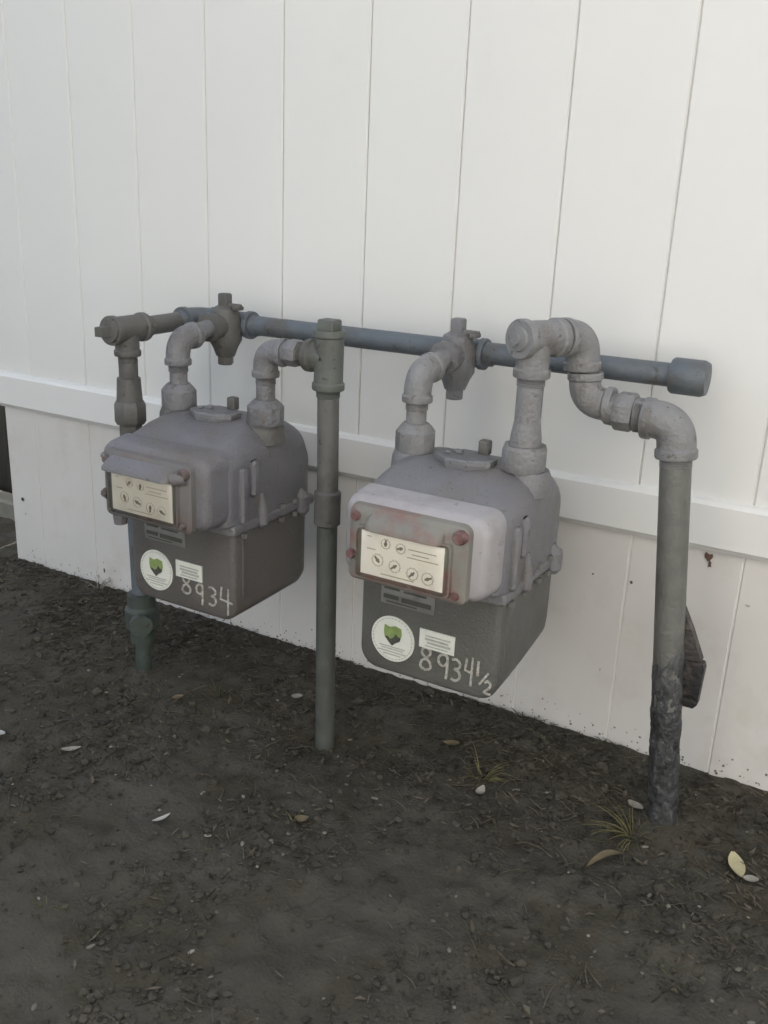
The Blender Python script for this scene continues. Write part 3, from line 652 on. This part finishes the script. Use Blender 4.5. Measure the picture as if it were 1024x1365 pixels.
# ------------------------------------------------------------------ LITTER
def in_view(x, y):
    q = Vector((x, y, 0))-Vector(CAM); z = q.dot(fw)
    if z <= .5: return False
    a = 512+FPX*q.dot(rt)/z; b = 682.5-FPX*q.dot(up)/z
    return -120 < a < 1150 and 600 < b < 1500
def spots(n, dens=None):
    out = []
    while len(out) < n:
        x = random.uniform(-2.5, 12.5); y = random.uniform(-6.5, -.03)
        if not in_view(x, y) : continue
        if dens and random.random() > dens(x, y): continue
        out.append((x, y))
    return out
def nearfence(x, y): return patchy(x, y)*(.22+.78*math.exp(-((max(0, -y-1.2))/1.3)**2))
def patchy(x, y): return .12+.55*math.exp(y/.7)+.85*max(0, min(1, .5+1.6*noise.noise(Vector((x*.9, y*.9, 7)))))
ICO = [(0,0,1),(.894,0,.447),(.276,.851,.447),(-.724,.526,.447),(-.724,-.526,.447),(.276,-.851,.447),(.724,.526,-.447),(-.276,.851,-.447),(-.894,0,-.447),(-.276,-.851,-.447),(.724,-.526,-.447),(0,0,-1)]
ICF = [(0,1,2),(0,2,3),(0,3,4),(0,4,5),(0,5,1),(1,6,2),(2,7,3),(3,8,4),(4,9,5),(5,10,1),(2,6,7),(3,7,8),(4,8,9),(5,9,10),(1,10,6),(6,11,7),(7,11,8),(8,11,9),(9,11,10),(10,11,6)]
def raw(name, m, mtl, label=None, cat=None):
    me = bpy.data.meshes.new(name); me.from_pydata([(a*S, b*S, c*S) for a, b, c in m.v], [], m.f); me.update(); me.materials.append(mtl)
    o = bpy.data.objects.new(name, me); col.objects.link(o); o['kind'] = 'stuff'
    if label: o['label'] = label; o['category'] = cat
    return o
m = MB()
for (x, y) in spots(11000, patchy):
    r = min(.075, .008+random.expovariate(1/.0075)); z = gz(x, y)
    m.add([(x+a*r*random.uniform(.7, 1.4), y+b*r*random.uniform(.7, 1.4), z+r*.25+c*r*random.uniform(.4, .9)) for a, b, c in ICO], ICF)
raw('soil_clods', m, CLOD, 'dark crumbs and clods of soil strewn over the bare ground', 'soil clods')
m = MB()
for (x, y) in spots(4200, nearfence):
    L = random.uniform(.04, .24); a = random.uniform(0, math.pi); r = random.uniform(.0025, .007); z = gz(x, y)+.012
    n = 3; bend = random.uniform(-.5, .5); pts = []; aa = a; p = Vector((x, y, z)); dz = random.uniform(-.08, .25)
    for i in range(n+1):
        pts.append((p.copy(), r*(1-.2*i))); p += Vector((math.cos(aa), math.sin(aa), dz*(1 if i < 2 else -1)))*L/n; aa += bend/n*2
    m.sweep(pts, 3)
raw('twig_litter', m, TWIG, 'thin dry twigs and stems scattered over the soil', 'twigs')
def leaf_into(m, x, y, z, L, W, a, curl=.3, tilt=0, n=4):
    ca, sa = math.cos(a), math.sin(a); vs_ = []
    for i in range(n+1):
        t = i/n; w_ = W*math.sin(math.pi*min(.97, max(.04, t*.92+.04)))**.8; u = (t-.5)*L; h = curl*L*(t-.5)**2+tilt*u
        for sgn, hh in ((-1, .18*w_), (0, 0), (1, .22*w_)):
            v = sgn*w_/2; vs_.append((x+u*ca-v*sa, y+u*sa+v*ca, z+h+hh))
    fs_ = []
    for i in range(n):
        for j in range(2): k = i*3+j; fs_.append((k, k+1, k+4, k+3))
    m.add(vs_, fs_)
m = MB()
for (x, y) in spots(2600, nearfence):
    leaf_into(m, x, y, gz(x, y)+.012, random.uniform(.03, .12), random.uniform(.012, .045), random.uniform(0, 6.3), random.uniform(-.5, .8), random.uniform(-.4, .4), 2)
raw('leaf_litter', m, LEAFL, 'small brown bits of leaf scattered over the soil', 'leaf litter')
m = MB()
def chipdens(x, y): return .12+.9*math.exp(-((x-9.0)**2+(y+2.6)**2)/.5)+.5*math.exp(-((x-6.2)**2+(y+2.4)**2)/.8)+.35*patchy(x, y)
for (x, y) in spots(330, chipdens):
    r = random.uniform(.006, .02); z = gz(x, y); rx_ = random.uniform(.8, 2.2); a = random.uniform(0, 3.1); ca, sa = math.cos(a), math.sin(a)
    m.add([(x+(p*rx_*ca-q*sa)*r, y+(p*rx_*sa+q*ca)*r, z+r*.5+c*r*.5) for p, q, c in ICO], ICF)
raw('pale_chips', m, CHIP, 'pale chips and grit lying thinly on the soil', 'chips')

# grass: a few thin tufts
def tuft(name, x, y, n, h, spread, mtl, label, cat='grass tuft', lean=(0, 0)):
    m = MB()
    for i in range(n):
        a = random.uniform(0, 6.28); r = random.random()*spread; L = h*random.uniform(.4, 1.1); bend = random.uniform(.3, 1.3)
        p = Vector((x+r*math.cos(a), y+r*math.sin(a), gz(x, y)-.02)); d_ = Vector((math.cos(a)*.5+lean[0], math.sin(a)*.5+lean[1], 1)).normalized(); pts = []
        for s_ in range(6):
            pts.append((p.copy(), .006*(1-s_/6.5))); p += d_*L/5; d_ = (d_+Vector((math.cos(a)+lean[0], math.sin(a)+lean[1], -.8))*bend*.25).normalized()
        m.sweep(pts, 3)
    m.v = [L_(v, (x, y, gz(x, y))) for v in m.v]
    o = m.build(name, mtl, smooth=0, loc=(x, y, gz(x, y))); tag(o, label, cat, 'small tufts growing from the soil' if name == 'grass_tuft' else None); return o
tuft('grass_tuft', 7.25, -1.3, 26, .30, .10, GRASS, 'dry yellow grass tuft on the soil below the right meter')
tuft('grass_tuft', 6.15, -2.75, 18, .16, .12, GRASS, 'low olive grass tuft on the soil in front of the middle post')
tuft('grass_tuft', 8.65, -1.35, 30, .42, .10, GRASS, 'arching dry grass tuft at the foot of the tape-wrapped post', lean=(-.2, -.5))
tuft('weed', 1.13, -.12, 14, .3, .05, GREY_LEAF, 'small grey weed against the foot of the fence, left of the left meter', 'weed')
tuft('grass_tuft', 4.3, -1.5, 12, .18, .1, GRASS_G, 'thin green grass tuft in the soil beneath the left meter')
tuft('grass_tuft', 5.25, -4.6, 24, .10, .12, GRASS_G, 'sparse low green tuft at the bottom edge of the bare soil')
tuft('grass_tuft', 9.3, -2.7, 26, .12, .2, GRASS_G, 'low green tuft at the right edge, in front of the tape-wrapped post')

# single leaves and scraps
def leaf(x, y, L, W, a, mtl, label, name='dry_leaf', cat='leaf', curl=.5, tilt=.1, lift=.03):
    m = MB(); leaf_into(m, 0, 0, 0, L, W, a, curl, tilt, 8)
    m.v += [(v[0], v[1], v[2]-.004) for v in m.v[:]]; k = len(m.v)//2; m.f += [tuple(i+k for i in reversed(f)) for f in m.f]
    o = m.build(name, mtl, smooth=60, loc=(x, y, gz(x, y)+lift)); tag(o, label, cat, 'fallen leaves on the soil' if cat == 'leaf' else None); return o
leaf(9.50, -1.30, .27, .13, 2.0, PALE, 'large pale cream leaf lying on the soil right of the tape-wrapped post', curl=.4)
leaf(9.63, -1.42, .12, .08, .2, GREY_LEAF, 'small grey leaf just right of the large pale cream leaf')
leaf(7.33, -1.55, .13, .08, 1.5, GREY_LEAF, 'pale curled leaf on the soil below the right corner of the right meter', curl=1)
leaf(6.20, -2.72, .12, .09, .4, TAN, 'tan leaf on the olive grass tuft in front of the middle post', curl=1)
leaf(4.95, -1.0, .12, .09, .4, GREY_LEAF, 'grey leaf by the fence foot between the two meters')
leaf(5.2, -3.35, .16, .04, 1.1, SCRAP, 'narrow pale sliver lying on the soil at lower left')
leaf(3.75, -3.0, .18, .07, .6, GREY_LEAF, 'grey-white leaf on the soil at the left, right of the white scrap')
leaf(4.05, -1.85, .12, .08, .9, TAN, 'tan leaf on the soil straight below the left meter')
leaf(8.58, -1.0, .17, .09, -.5, GREY_LEAF, 'grey leaf on the soil leaning against the left of the tape-wrapped post')
leaf(6.75, -.95, .16, .09, .3, TAN, 'brown leaf close to the fence under the right meter')
leaf(8.55, -1.75, .34, .07, .9, TAN, 'long arched tan blade left of and before the tape-wrapped post', curl=-.6, lift=.08)
leaf(3.02, -3.25, .2, .1, .2, SCRAP, 'white scrap lying on the soil at the left edge', name='paper_scrap', cat='scrap')

m = MB(); m.add([(.05*a*(1+.3*b), .04*b, .02+.03*c) for a, b, c in ICO], ICF)
tag(m.build('dark_stone', HOLE, smooth=80, loc=(9.22, -2.35, gz(9.22, -2.35))), 'small black stone on the soil in front of the tape-wrapped post', 'stone')
